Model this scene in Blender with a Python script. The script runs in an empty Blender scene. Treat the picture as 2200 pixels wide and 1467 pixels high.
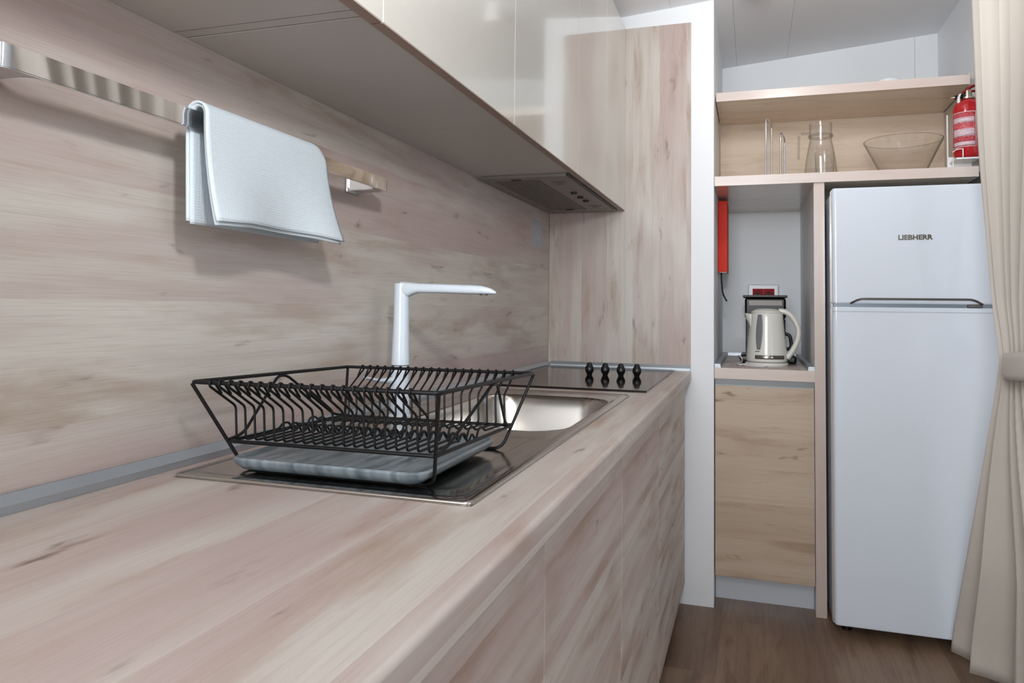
import bpy, bmesh, math, random
from mathutils import Vector, Matrix
random.seed(4)
PI = math.pi
SC = bpy.context.scene
COL = SC.collection

# ------------------------------------------------------------------ materials
def new_mat(name):
    m = bpy.data.materials.new(name); m.use_nodes = True
    nt = m.node_tree; b = nt.nodes['Principled BSDF']
    return m, nt, b
def srgb(r, g, b):
    f = lambda c: (c/255/12.92) if c/255 <= .04045 else ((c/255+.055)/1.055)**2.4
    return (f(r), f(g), f(b), 1)
def nd(nt, t, **kw):
    n = nt.nodes.new(t)
    for k, v in kw.items(): setattr(n, k, v)
    return n
def plain(name, col, rough=.5, metal=0, coat=0, spec=.5, noise=.0, bump=0, bscale=80, coat_rough=.05):
    m, nt, b = new_mat(name)
    b.inputs['Base Color'].default_value = col
    b.inputs['Roughness'].default_value = rough
    b.inputs['Metallic'].default_value = metal
    b.inputs['Specular IOR Level'].default_value = spec
    b.inputs['Coat Weight'].default_value = coat
    b.inputs['Coat Roughness'].default_value = coat_rough
    tc = nd(nt, 'ShaderNodeTexCoord')
    n = nd(nt, 'ShaderNodeTexNoise'); n.inputs['Scale'].default_value = bscale; n.inputs['Detail'].default_value = 4
    nt.links.new(tc.outputs['Object'], n.inputs['Vector'])
    if noise:
        r = nd(nt, 'ShaderNodeMix', data_type='RGBA', blend_type='MULTIPLY'); r.inputs[0].default_value = noise
        r.inputs[6].default_value = col
        nt.links.new(n.outputs['Fac'], r.inputs[7]); nt.links.new(r.outputs[2], b.inputs['Base Color'])
    if bump:
        bp = nd(nt, 'ShaderNodeBump'); bp.inputs['Strength'].default_value = bump; bp.inputs['Distance'].default_value = .002
        nt.links.new(n.outputs['Fac'], bp.inputs['Height']); nt.links.new(bp.outputs['Normal'], b.inputs['Normal'])
    return m
def glass(name, c0=.982, c1=.42):
    """thin clear glass: clear when faced, greyer and mirroring at grazing angles"""
    m, nt, b = new_mat(name); nt.nodes.remove(b); L = nt.links.new
    out = nt.nodes['Material Output']
    lw = nd(nt, 'ShaderNodeLayerWeight'); lw.inputs['Blend'].default_value = .5
    cr = nd(nt, 'ShaderNodeValToRGB'); e = cr.color_ramp.elements
    e[0].position = .66; e[0].color = (c0,c0,c0*.996,1); e[1].position = 1; e[1].color = (c1,c1,c1*.98,1)
    L(lw.outputs['Facing'], cr.inputs[0])
    t = nd(nt, 'ShaderNodeBsdfTransparent'); L(cr.outputs[0], t.inputs[0])
    g = nd(nt, 'ShaderNodeBsdfGlossy'); g.inputs['Roughness'].default_value = .02
    pw = nd(nt, 'ShaderNodeMath', operation='POWER'); L(lw.outputs['Facing'], pw.inputs[0]); pw.inputs[1].default_value = 4.5
    fr_ = nd(nt, 'ShaderNodeMath', operation='MULTIPLY_ADD'); L(pw.outputs[0], fr_.inputs[0]); fr_.inputs[1].default_value = .75; fr_.inputs[2].default_value = .045
    mx = nd(nt, 'ShaderNodeMixShader'); L(fr_.outputs[0], mx.inputs[0]); L(t.outputs[0], mx.inputs[1]); L(g.outputs[0], mx.inputs[2])
    L(mx.outputs[0], out.inputs['Surface'])
    return m

def wood(name, u, v, cols, band=.13, blen=9, rough=.55, stain=1.0, seed=0.0, coat=0.0, grain=.5, knot=1.0, bandmix=.62):
    """laminate board: grain runs along axis u, boards lie side by side along v (third axis w only shifts the pattern)"""
    m, nt, b = new_mat(name)
    L = nt.links.new
    tc = nd(nt, 'ShaderNodeTexCoord'); sp = nd(nt, 'ShaderNodeSeparateXYZ'); L(tc.outputs['Object'], sp.inputs[0])
    w = [a for a in 'XYZ' if a not in (u, v)][0]
    U, V, W = (sp.outputs[a] for a in (u, v, w))
    def math_(op, a, c=None, cl=False):
        n = nd(nt, 'ShaderNodeMath', operation=op, use_clamp=cl)
        for i, x in enumerate((a, c)):
            if x is None: continue
            if isinstance(x, (int, float)): n.inputs[i].default_value = x
            else: L(x, n.inputs[i])
        return n.outputs[0]
    Vw = math_('ADD', V, W)
    def noise(su, sv, detail=3, off=0.0, rough_=.55, extra=None):
        c = nd(nt, 'ShaderNodeCombineXYZ')
        uu = math_('ADD', math_('MULTIPLY', U, su), off+seed*3.7)
        if extra is not None: uu = math_('ADD', uu, extra)
        L(uu, c.inputs[0]); L(math_('ADD', math_('MULTIPLY', Vw, sv), off*1.3+seed), c.inputs[1])
        n = nd(nt, 'ShaderNodeTexNoise'); n.inputs['Scale'].default_value = 1; n.inputs['Detail'].default_value = detail
        n.inputs['Roughness'].default_value = rough_; n.inputs['Distortion'].default_value = .25
        L(c.outputs[0], n.inputs['Vector']); return n.outputs['Fac']
    # boards
    bi = math_('FLOOR', math_('ADD', math_('DIVIDE', Vw, band), 50.37+seed))
    wn = nd(nt, 'ShaderNodeTexWhiteNoise', noise_dimensions='1D'); L(bi, wn.inputs['W'])
    shift = math_('MULTIPLY', wn.outputs['Value'], 7.0)
    li = math_('FLOOR', math_('ADD', math_('DIVIDE', U, blen), shift))
    wc = nd(nt, 'ShaderNodeCombineXYZ'); L(bi, wc.inputs[0]); L(li, wc.inputs[1])
    w2 = nd(nt, 'ShaderNodeTexWhiteNoise', noise_dimensions='2D'); L(wc.outputs[0], w2.inputs['Vector'])
    tone = w2.outputs['Value']
    bshift = math_('MULTIPLY', tone, 13.0)
    def ramp(f, a, c):
        r = nd(nt, 'ShaderNodeMapRange', interpolation_type='SMOOTHSTEP'); L(f, r.inputs[0])
        r.inputs[1].default_value = a; r.inputs[2].default_value = c; return r.outputs[0]
    def mix(f, a, c, bt='MIX'):
        n = nd(nt, 'ShaderNodeMix', data_type='RGBA', blend_type=bt)
        for i, x in ((0, f), (6, a), (7, c)):
            if isinstance(x, (int, float)): n.inputs[i].default_value = x
            elif isinstance(x, tuple): n.inputs[i].default_value = x
            else: L(x, n.inputs[i])
        return n.outputs[2]
    light, pink, brown, dark = cols
    broad = noise(1.3, 9, 4, 2.0, extra=bshift)
    f0 = math_('ADD', math_('MULTIPLY', broad, 1.0), math_('MULTIPLY', math_('SUBTRACT', tone, .5), bandmix*.5))
    c = mix(ramp(f0, .30, .70), light, pink)
    stk = noise(1.6, 48, 5, 7.0, .65, extra=bshift)
    c = mix(math_('MULTIPLY', ramp(stk, .45, .75), .55*grain), c, brown)
    st = noise(2.1, 11, 6, 11.0, .58, extra=bshift)
    c = mix(math_('MULTIPLY', ramp(st, .49, .76), .95*stain), c, brown)
    fine = noise(9, 420, 3, 5.0, .6)
    c = mix(math_('MULTIPLY', ramp(fine, .42, .8), .6*grain), c, brown)
    kn = noise(5.5, 20, 4, 23.0, .6, extra=bshift)
    c = mix(math_('MULTIPLY', ramp(kn, .625, .77), .8*knot), c, dark)
    L(c, b.inputs['Base Color'])
    b.inputs['Roughness'].default_value = rough
    b.inputs['Coat Weight'].default_value = coat; b.inputs['Coat Roughness'].default_value = .12
    bp = nd(nt, 'ShaderNodeBump'); bp.inputs['Strength'].default_value = .12; bp.inputs['Distance'].default_value = .001
    L(fine, bp.inputs['Height']); L(bp.outputs['Normal'], b.inputs['Normal'])
    return m

LAM = (srgb(211, 205, 196), srgb(192, 173, 168), srgb(157, 131, 110), srgb(104, 84, 72))
M = {}
M['back_wood']  = wood('backsplash laminate', 'Y', 'Z', LAM, band=.155, seed=2.9, rough=.42, stain=.75)
M['panel_wood'] = wood('end panel laminate', 'Z', 'X', (srgb(202,196,188), srgb(185,167,161), srgb(154,129,109), srgb(104,84,72)), band=.105, seed=4.1, rough=.42, coat=.1)
M['top_wood']   = wood('worktop laminate', 'Y', 'X', (srgb(208,201,193), srgb(191,172,167), srgb(166,138,118), srgb(112,92,82)), band=.125, seed=2.2, rough=.42)
M['front_wood'] = wood('cabinet front laminate', 'Y', 'Z', LAM, band=.14, seed=6.4, rough=.5)
M['door_wood']  = wood('larder door laminate', 'X', 'Z', (srgb(196,178,158), srgb(186,166,146), srgb(160,134,110), srgb(110,86,66)), band=.13, seed=9.5, rough=.5)
M['shelf_wood'] = wood('shelf laminate', 'X', 'Z', (srgb(224,206,186), srgb(216,196,175), srgb(190,166,142), srgb(150,126,106)), band=.14, seed=3.5, rough=.22, knot=.4, coat=.5)
M['backp_wood'] = wood('back panel laminate', 'X', 'Z', (srgb(220,202,182), srgb(212,192,171), srgb(186,162,138), srgb(150,126,106)), band=.14, seed=3.9, rough=.55, knot=.4)
M['edge_wood']  = wood('shelf edge laminate', 'X', 'Z', (srgb(216,202,194), srgb(212,194,184), srgb(196,176,164), srgb(180,160,150)), band=.3, seed=8.0, rough=.25, stain=.3, knot=0, grain=.25, coat=.3)
M['post_wood']  = wood('upright edge laminate', 'Z', 'X', (srgb(206,190,182), srgb(202,184,174), srgb(188,166,152), srgb(170,150,138)), band=.3, seed=8.7, rough=.25, stain=.3, knot=0, grain=.25, coat=.3)
M['floor_wood'] = wood('floor planks', 'Y', 'X', (srgb(146,120,99), srgb(126,101,82), srgb(88,67,52), srgb(60,45,36)), band=.18, blen=1.25, seed=5.2, rough=.45, knot=.5, grain=.9, bandmix=1.2)
M['wall_white'] = plain('white wall panel', srgb(236,239,242), .45, bump=.03, bscale=120)
M['ceil_white'] = plain('white ceiling panel', srgb(236,236,239), .6, bump=.03)
M['gloss']      = plain('glossy greige lacquer', srgb(205,201,192), .12, coat=.6, spec=.5)
M['carcass']    = plain('greige carcass board', srgb(196,192,186), .35)
M['carc_dark']  = plain('dark cabinet body', srgb(70,64,58), .5)
M['edgeband']   = plain('taupe edge band', srgb(160,138,124), .45)
M['alu']        = plain('brushed aluminium', srgb(178,184,190), .42, metal=.7, bump=.05, bscale=200)
M['plinth']     = plain('satin plinth strip', srgb(206,211,218), .38, metal=.25)
M['steel']      = plain('stainless steel', srgb(146,141,136), .16, metal=1, bump=.02, bscale=60)
M['steel_rim']  = plain('polished steel rim', srgb(190,186,180), .22, metal=1)
M['chrome']     = plain('polished chrome', srgb(225,225,226), .04, metal=1)
M['chrome2']    = plain('satin chrome wire', srgb(205,212,220), .15, metal=1)
M['black_wire'] = plain('black coated wire', srgb(8,8,9), .45, spec=.35)
M['black']      = plain('black plastic', srgb(17,17,18), .35)
M['blackg']     = plain('black glossy plastic', srgb(12,12,13), .3, spec=.25)
M['rubber']     = plain('black strap', srgb(20,20,21), .7)
M['hob']        = plain('dark hob glass', srgb(24,18,16), .07, spec=.28)
M['white_gl']   = plain('white fridge lacquer', srgb(222,230,240), .06, coat=.3)
M['white_pl']   = plain('white plastic', srgb(238,240,242), .3)
M['white_mt']   = plain('white satin enamel', srgb(212,220,228), .28, coat=.2)
M['kettle']     = plain('ivory plastic', srgb(222,220,212), .22, coat=.3)
M['grey_win']   = plain('smoked grey window', srgb(118,120,122), .25)
M['grey_dk']    = plain('dark grey metal', srgb(96,92,88), .4, metal=.6)
M['hood']       = plain('grey hood enamel', srgb(128,122,114), .4, metal=.2)
M['hood_dk']    = plain('black hood interior', srgb(24,22,20), .6)
M['gap_dark']   = plain('dark recess profile', srgb(110,112,112), .35, metal=.7)
M['grey_bl']    = plain('grey fridge trim', srgb(120,132,142), .3, metal=.3)
M['tray']       = None
M['orange']     = plain('orange red plastic', srgb(226,50,28), .55, spec=.25)
M['red']        = plain('extinguisher red', srgb(178,12,22), .16, coat=.6)
M['red_dk']     = plain('dark red lever', srgb(140,12,20), .25)
M['red_sock']   = plain('red socket plastic', srgb(168,12,26), .55, spec=.2)
M['red_sock2']  = plain('deep red socket well', srgb(96,8,16), .5, spec=.2)
M['brass']      = plain('nickelled brass', srgb(190,182,165), .25, metal=1)
M['cord']       = plain('white cord', srgb(225,226,226), .4)
M['glass']      = glass('clear glass')
M['glass_rod']  = glass('solid clear glass', .86, .30)
M['curtain']    = plain('beige curtain cloth', srgb(208,201,192), .85, bump=.08, bscale=900, spec=.2)
M['curtain'].node_tree.nodes['Principled BSDF'].inputs['Sheen Weight'].default_value = .15
M['lamp_w']     = plain('white lamp enamel', srgb(235,235,232), .4)
M['print']      = plain('dark print', srgb(70,66,60), .4)
M['print_w']    = plain('white print', srgb(240,236,236), .4)
M['print_m']    = plain('dark metal lettering', srgb(120,116,105), .22, metal=1)

def steel_mat():
    m, nt, b = new_mat('stainless steel sink'); L = nt.links.new
    b.inputs['Base Color'].default_value = srgb(200,195,189); b.inputs['Metallic'].default_value = 1
    tc = nd(nt, 'ShaderNodeTexCoord'); sp = nd(nt, 'ShaderNodeSeparateXYZ'); L(tc.outputs['Object'], sp.inputs[0])
    r = nd(nt, 'ShaderNodeMapRange'); L(sp.outputs['Z'], r.inputs[0])
    r.inputs[1].default_value = .125; r.inputs[2].default_value = .146; r.inputs[3].default_value = .24; r.inputs[4].default_value = .15
    L(r.outputs[0], b.inputs['Roughness'])
    return m
M['steel_sink'] = steel_mat()
def tray_mat():
    m, nt, b = new_mat('slate grey tray plastic'); L = nt.links.new
    tc = nd(nt, 'ShaderNodeTexCoord'); mp = nd(nt, 'ShaderNodeMapping'); L(tc.outputs['Object'], mp.inputs[0])
    mp.inputs['Scale'].default_value = (55, 9, 1)
    n = nd(nt, 'ShaderNodeTexNoise'); n.inputs['Scale'].default_value = 1; n.inputs['Detail'].default_value = 5
    L(mp.outputs[0], n.inputs['Vector'])
    r = nd(nt, 'ShaderNodeValToRGB'); r.color_ramp.elements[0].position = .35; r.color_ramp.elements[0].color = srgb(98,108,114)
    r.color_ramp.elements[1].position = .75; r.color_ramp.elements[1].color = srgb(160,170,176)
    L(n.outputs['Fac'], r.inputs[0]); L(r.outputs[0], b.inputs['Base Color'])
    b.inputs['Roughness'].default_value = .3
    return m
M['tray'] = tray_mat()
def towel_mat():
    m, nt, b = new_mat('white waffle cotton'); L = nt.links.new
    b.inputs['Base Color'].default_value = srgb(208,217,223); b.inputs['Roughness'].default_value = .9
    b.inputs['Specular IOR Level'].default_value = .15
    tc = nd(nt, 'ShaderNodeTexCoord')
    h = None
    for ax, sc in (('Z', 330), ('Y', 210)):
        w = nd(nt, 'ShaderNodeTexWave', wave_type='BANDS', bands_direction=ax); w.inputs['Scale'].default_value = sc/3.14/2*1.6
        w.inputs['Distortion'].default_value = .6; w.inputs['Detail'].default_value = 1
        L(tc.outputs['Object'], w.inputs['Vector'])
        if h is None: h = w.outputs['Fac']
        else:
            a = nd(nt, 'ShaderNodeMath', operation='MULTIPLY_ADD'); L(w.outputs['Fac'], a.inputs[0]); a.inputs[1].default_value = .5; L(h, a.inputs[2]); h = a.outputs[0]
    bp = nd(nt, 'ShaderNodeBump'); bp.inputs['Strength'].default_value = .22; bp.inputs['Distance'].default_value = .0015
    L(h, bp.inputs['Height']); L(bp.outputs['Normal'], b.inputs['Normal'])
    return m
M['towel'] = towel_mat()
def print_mat(name, axis, scale, c0, c1, thr=.5, wscale=60):
    """rows of tiny illegible print on a label"""
    m, nt, b = new_mat(name); L = nt.links.new
    tc = nd(nt, 'ShaderNodeTexCoord')
    w = nd(nt, 'ShaderNodeTexWave', wave_type='BANDS', bands_direction=axis); w.inputs['Scale'].default_value = scale
    L(tc.outputs['Object'], w.inputs['Vector'])
    n = nd(nt, 'ShaderNodeTexNoise'); n.inputs['Scale'].default_value = wscale*4; L(tc.outputs['Object'], n.inputs['Vector'])
    a = nd(nt, 'ShaderNodeMath', operation='MULTIPLY'); L(w.outputs['Fac'], a.inputs[0]); L(n.outputs['Fac'], a.inputs[1])
    g = nd(nt, 'ShaderNodeMapRange'); L(a.outputs[0], g.inputs[0]); g.inputs[1].default_value = thr*.5; g.inputs[2].default_value = thr*.5+.12
    x = nd(nt, 'ShaderNodeMix', data_type='RGBA'); L(g.outputs[0], x.inputs[0]); x.inputs[6].default_value = c0; x.inputs[7].default_value = c1
    L(x.outputs[2], b.inputs['Base Color']); b.inputs['Roughness'].default_value = .45
    return m
M['sticker'] = print_mat('printed white sticker', 'Z', 60, srgb(214,218,224), srgb(96,100,112))
M['ext_lab']  = print_mat('red label print', 'Z', 75, srgb(178,12,22), srgb(222,150,160), thr=.6)
M['ext_lab_w'] = print_mat('white label print', 'Z', 75, srgb(226,216,222), srgb(176,84,104), thr=.6)

# ------------------------------------------------------------------ mesh helpers
class MB:
    def __init__(s): s.bm = bmesh.new()
    def box(s, x0, x1, y0, y1, z0, z1, bev=0, seg=2):
        t = bmesh.new()
        v = [t.verts.new(p) for p in ((x0,y0,z0),(x1,y0,z0),(x1,y1,z0),(x0,y1,z0),(x0,y0,z1),(x1,y0,z1),(x1,y1,z1),(x0,y1,z1))]
        for f in ((3,2,1,0),(4,5,6,7),(0,1,5,4),(1,2,6,5),(2,3,7,6),(3,0,4,7)): t.faces.new([v[i] for i in f])
        if bev: bmesh.ops.bevel(t, geom=t.edges[:], offset=bev, segments=seg, profile=.5, affect='EDGES')
        s._merge(t); return s
    def _merge(s, t):
        me = bpy.data.meshes.new('tmp'); t.to_mesh(me); t.free(); s.bm.from_mesh(me); bpy.data.meshes.remove(me)
    def tube(s, pts, r, seg=8, closed=False, cap=True, radii=None):
        pts = [Vector(p) for p in pts]; n = len(pts); rings = []
        up = None
        for i, p in enumerate(pts):
            a = pts[i-1] if (i > 0 or closed) else p; c = pts[(i+1) % n] if (i < n-1 or closed) else p
            d = (c-a).normalized()
            if up is None:
                up = Vector((0,0,1)) if abs(d.z) < .9 else Vector((1,0,0))
            x = d.cross(up)
            if x.length < 1e-5: x = d.orthogonal()
            x.normalize(); y = x.cross(d).normalized(); up = y
            rr = radii[i] if radii else r
            rx, ry = rr if isinstance(rr, tuple) else (rr, rr)
            rings.append([s.bm.verts.new(p+x*rx*math.cos(2*PI*k/seg)+y*ry*math.sin(2*PI*k/seg)) for k in range(seg)])
        m = n if closed else n-1
        for i in range(m):
            A, B = rings[i], rings[(i+1) % n]
            for k in range(seg): s.bm.faces.new((A[k], A[(k+1) % seg], B[(k+1) % seg], B[k]))
        if cap and not closed:
            s.bm.faces.new(rings[0][::-1]); s.bm.faces.new(rings[-1])
        return s
    def lathe(s, prof, cx, cy, seg=32, sx=1, sy=1, close=False):
        rings = []
        for r, z in prof:
            if r < 1e-6: rings.append([s.bm.verts.new((cx, cy, z))])
            else: rings.append([s.bm.verts.new((cx+sx*r*math.cos(2*PI*k/seg), cy+sy*r*math.sin(2*PI*k/seg), z)) for k in range(seg)])
        R = rings + ([rings[0]] if close else [])
        for A, B in zip(R, R[1:]):
            for k in range(seg):
                j = (k+1) % seg
                if len(A) == 1 and len(B) == 1: continue
                if len(A) == 1: s.bm.faces.new((A[0], B[j], B[k]))
                elif len(B) == 1: s.bm.faces.new((A[k], A[j], B[0]))
                else: s.bm.faces.new((A[k], A[j], B[j], B[k]))
        return s
    def prism(s, out, axis, a, b, bev=0):
        """outline (2-D list) extruded along axis from a to b"""
        def P(u, v, w): return {'X': (w,u,v), 'Y': (u,w,v), 'Z': (u,v,w)}[axis]
        t = bmesh.new()
        A = [t.verts.new(P(u,v,a)) for u, v in out]; B = [t.verts.new(P(u,v,b)) for u, v in out]
        n = len(out)
        t.faces.new(A[::-1]); t.faces.new(B)
        for i in range(n): t.faces.new((A[i], A[(i+1) % n], B[(i+1) % n], B[i]))
        bmesh.ops.recalc_face_normals(t, faces=t.faces[:])
        s._merge(t); return s
    def grid(s, nu, nv, f, thick=0):
        V = [[s.bm.verts.new(f(i/(nu-1), j/(nv-1))) for j in range(nv)] for i in range(nu)]
        for i in range(nu-1):
            for j in range(nv-1): s.bm.faces.new((V[i][j], V[i+1][j], V[i+1][j+1], V[i][j+1]))
        return s
    def build(s, name, mat, parent=None, smooth=True, angle=38, solid=0, origin=None, recalc=True):
        bm = s.bm
        if recalc: bmesh.ops.recalc_face_normals(bm, faces=bm.faces[:])
        me = bpy.data.meshes.new(name); bm.to_mesh(me); bm.free()
        xs = [v.co for v in me.vertices]
        if origin is None:
            lo = [min(c[i] for c in xs) for i in range(3)]; hi = [max(c[i] for c in xs) for i in range(3)]
            origin = Vector(((lo[0]+hi[0])/2, (lo[1]+hi[1])/2, lo[2]))
        else: origin = Vector(origin)
        me.transform(Matrix.Translation(-origin))
        if smooth and len(me.polygons):
            me.polygons.foreach_set('use_smooth', [True]*len(me.polygons))
            me.set_sharp_from_angle(angle=math.radians(angle))
        me.materials.append(mat)
        o = bpy.data.objects.new(name, me); COL.objects.link(o)
        off = Vector((0,0,0)); p = parent
        while p is not None: off += p.location; p = p.parent
        o.parent = parent; o.location = origin-off
        if smooth and angle <= 50 and len(me.polygons) < 3000:
            md = o.modifiers.new('weighted normals', 'WEIGHTED_NORMAL'); md.mode = 'FACE_AREA'; md.weight = 80; md.keep_sharp = True
        if solid:
            md = o.modifiers.new('thickness', 'SOLIDIFY'); md.thickness = solid; md.offset = 0
        return o
def thing(name, loc, label, cat, group=None):
    o = bpy.data.objects.new(name, None); o.empty_display_size = .05; COL.objects.link(o); o.location = loc
    o['label'] = label; o['category'] = cat
    if group: o['group'] = group
    return o
def tag(o, label, cat, group=None):
    o['label'] = label; o['category'] = cat
    if group: o['group'] = group
    return o
def struct(o): o['kind'] = 'structure'; return o
def arc(cx, cy, r, a0, a1, n=6): return [(cx+r*math.cos(a0+(a1-a0)*i/n), cy+r*math.sin(a0+(a1-a0)*i/n)) for i in range(n+1)]
def rrect(x0, x1, y0, y1, r, n=5):
    return (arc(x1-r, y0+r, r, -PI/2, 0, n)+arc(x1-r, y1-r, r, 0, PI/2, n)+arc(x0+r, y1-r, r, PI/2, PI, n)+arc(x0+r, y0+r, r, PI, 1.5*PI, n))
def smooth_path(pts, n=6):
    pts = [Vector(p) for p in pts]; out = []
    for i in range(len(pts)-1):
        p0 = pts[max(i-1,0)]; p1 = pts[i]; p2 = pts[i+1]; p3 = pts[min(i+2,len(pts)-1)]
        for k in range(n):
            t = k/n
            out.append(.5*((2*p1)+(p2-p0)*t+(2*p0-5*p1+4*p2-p3)*t*t+(3*p1-p0-3*p2+p3)*t**3))
    out.append(pts[-1]); return out
def round_path(pts, r, n=4):
    """polyline with rounded corners"""
    pts = [Vector(p) for p in pts]; out = [pts[0]]
    for i in range(1, len(pts)-1):
        a, b, c = pts[i-1], pts[i], pts[i+1]
        d1 = (a-b); d2 = (c-b); rr = min(r, d1.length*.48, d2.length*.48)
        p = b+d1.normalized()*rr; q = b+d2.normalized()*rr
        for k in range(n+1):
            t = k/n; out.append(p*(1-t)**2+b*2*t*(1-t)+q*t*t)
    out.append(pts[-1]); return out
def text_mesh(name, txt, width, height, mat, parent, place, extrude=.0004, bold=0.0):
    """lettering: place(u, v, w) -> world point for letter coordinates"""
    cu = bpy.data.curves.new(name, 'FONT'); cu.body = txt; cu.size = 1; cu.extrude = .02; cu.offset = bold; cu.resolution_u = 3
    to = bpy.data.objects.new(name+'_tmp', cu); COL.objects.link(to)
    dg = bpy.context.evaluated_depsgraph_get(); me = bpy.data.meshes.new_from_object(to.evaluated_get(dg))
    bpy.data.objects.remove(to); bpy.data.curves.remove(cu)
    xs = [v.co.x for v in me.vertices]; ys = [v.co.y for v in me.vertices]
    mb = MB(); mb.bm.from_mesh(me); bpy.data.meshes.remove(me)
    x0, x1, y0, y1 = min(xs), max(xs), min(ys), max(ys)
    for v in mb.bm.verts:
        v.co = Vector(place((v.co.x-x0)/(x1-x0)*width, (v.co.y-y0)/(y1-y0)*height, (v.co.z+.02)/.04*extrude))
    return mb.build(name, mat, parent, smooth=False)

# ------------------------------------------------------------------ the setting
CZ = lambda x: 2.314+.086*x
XR = 3.2; YB = -5.2; YN = .90           # room extents
struct(MB().box(-.1, XR+.1, YB-.1, YN+.1, -.08, 0).build('floor', M['floor_wood'], smooth=False))
c = MB(); px = .735-.2385*4
edges = [-.1]+[px+.2385*k for k in range(16) if -.1 < px+.2385*k < XR+.05 and k not in (6, 7)]+[XR+.1]
for a, b in zip(edges, edges[1:]):
    c.prism([(a+.0004, CZ(a)), (b-.0004, CZ(b)), (b-.0004, CZ(b)+.03), (a+.0004, CZ(a)+.03)], 'Y', YB-.1, YN+.1)
c.prism([(-.1, CZ(-.1)+.006), (XR+.1, CZ(XR+.1)+.006), (XR+.1, CZ(XR+.1)+.06), (-.1, CZ(-.1)+.06)], 'Y', YB-.1, YN+.1)
struct(c.build('ceiling', M['ceil_white'], smooth=False))
struct(MB().box(-.1, -.012, YB-.1, YN+.1, 0, 2.36).build('wall_left', M['wall_white'], smooth=False))
struct(MB().box(-.012, .6645, .0105, YN, 0, 2.371).build('wall_partition', M['wall_white'], smooth=False))
struct(MB().box(.6645, 1.5435, YN, YN+.1, 0, 2.46).box(1.5447, XR+.1, YN, YN+.1, 0, 2.60).build('wall_back', M['wall_white'], smooth=False))
struct(MB().box(1.641, 1.72, -.0, YN, 0, 2.456).build('wall_niche', M['wall_white'], smooth=False))
w = MB(); z0, z1, y0, y1 = .95, 2.05, -4.4, -2.9
w.box(XR, XR+.1, YB, y0, 0, 2.6).box(XR, XR+.1, y1, YN, 0, 2.6).box(XR, XR+.1, y0, y1, 0, z0).box(XR, XR+.1, y0, y1, z1, 2.6)
struct(w.build('wall_right', M['wall_white'], smooth=False))
w = MB(); x0, x1 = .02, 1.14
w.box(-.1, x0, YB-.1, YB, 0, 2.6).box(x1, XR+.1, YB-.1, YB, 0, 2.6).box(x0, x1, YB-.1, YB, 0, 1.05).box(x0, x1, YB-.1, YB, 2.2, 2.6)
struct(w.build('wall_rear', M['wall_white'], smooth=False))
f = MB()
for a, b in ((x0, x0+.06), (.55, .61), (x1-.06, x1)): f.box(a, b, YB-.07, YB-.02, 1.05, 2.2)
for a, b in ((1.05, 1.11), (2.14, 2.2)): f.box(x0, x1, YB-.07, YB-.02, a, b)
struct(f.build('window_1', M['white_pl'], smooth=False))
f = MB()
for a, b in ((y0, y0+.06), (-3.68, -3.62), (y1-.06, y1)): f.box(XR+.02, XR+.07, a, b, z0, z1)
for a, b in ((z0, z0+.06), (z1-.06, z1)): f.box(XR+.02, XR+.07, y0, y1, a, b)
struct(f.build('window_2', M['white_pl'], smooth=False))

# ------------------------------------------------------------------ wall cladding
tag(MB().box(-.0115, -.0002, -4.6, -.0005, .88, 2.3).build('backsplash_panel', M['back_wood'], smooth=False),
    'wood-look laminate backsplash with horizontal grain behind the worktop and towel rail', 'backsplash')
tag(MB().box(.0005, .577, 0, .010, .901, 2.286, .0008, 1).build('end_panel', M['panel_wood'], smooth=False),
    'tall wood-look panel with vertical grain at the hob end of the worktop', 'wall panel')

# ------------------------------------------------------------------ base cabinets + worktop
XF, ZT, ZW = .5573, .8405, .9
YFAR = -3.35
def base_unit(ya, yb, label, fronts):
    t = thing('base_cabinet', (.28, (ya+yb)/2, 0), label, 'cabinet', 'base cabinets under the long worktop')
    m = MB().box(.005, .535, ya+.001, ya+.017, .09, .845).box(.005, .535, yb-.017, yb-.001, .09, .845)
    m.box(.005, .535, ya+.017, yb-.017, .09, .106).box(.005, .011, ya+.017, yb-.017, .106, .845).box(.517, .535, ya+.017, yb-.017, .78, .845)
    m.build('carcass', M['carc_dark'], t, smooth=False)
    MB().box(.45, .468, ya+.001, yb-.001, 0, .0895).build('plinth', M['alu'], t, smooth=False)
    MB().box(.5355, .5375, ya+.001, yb-.001, .832, .858).build('grip_profile', M['gap_dark'], t, smooth=False)
    for nm, za, zb in fronts:
        MB().box(.5385, XF, ya+.0013, yb-.0013, za, zb, .0012, 1).build(nm, M['front_wood'], t, smooth=False)
    return t
base_unit(-3.35, -2.672, 'wood-look base cabinet at the near end of the run, nearest the camera', [('door', .09, ZT)])
base_unit(-2.672, -2.066, 'wood-look base cabinet cut by the bottom of the photo, before the sink cabinets', [('door', .09, ZT)])
base_unit(-2.066, -1.478, 'wide wood-look base cabinet front under the dish rack end of the sink', [('door', .09, ZT)])
base_unit(-1.478, -.851, 'wood-look base cabinet under the sink bowl, beside the drawer unit', [('door', .09, ZT)])
base_unit(-.851, -.014, 'wood-look unit of three stacked drawers below the hob', [('drawer', .6375, ZT), ('drawer', .435, .6345), ('drawer', .09, .428)])

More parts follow.
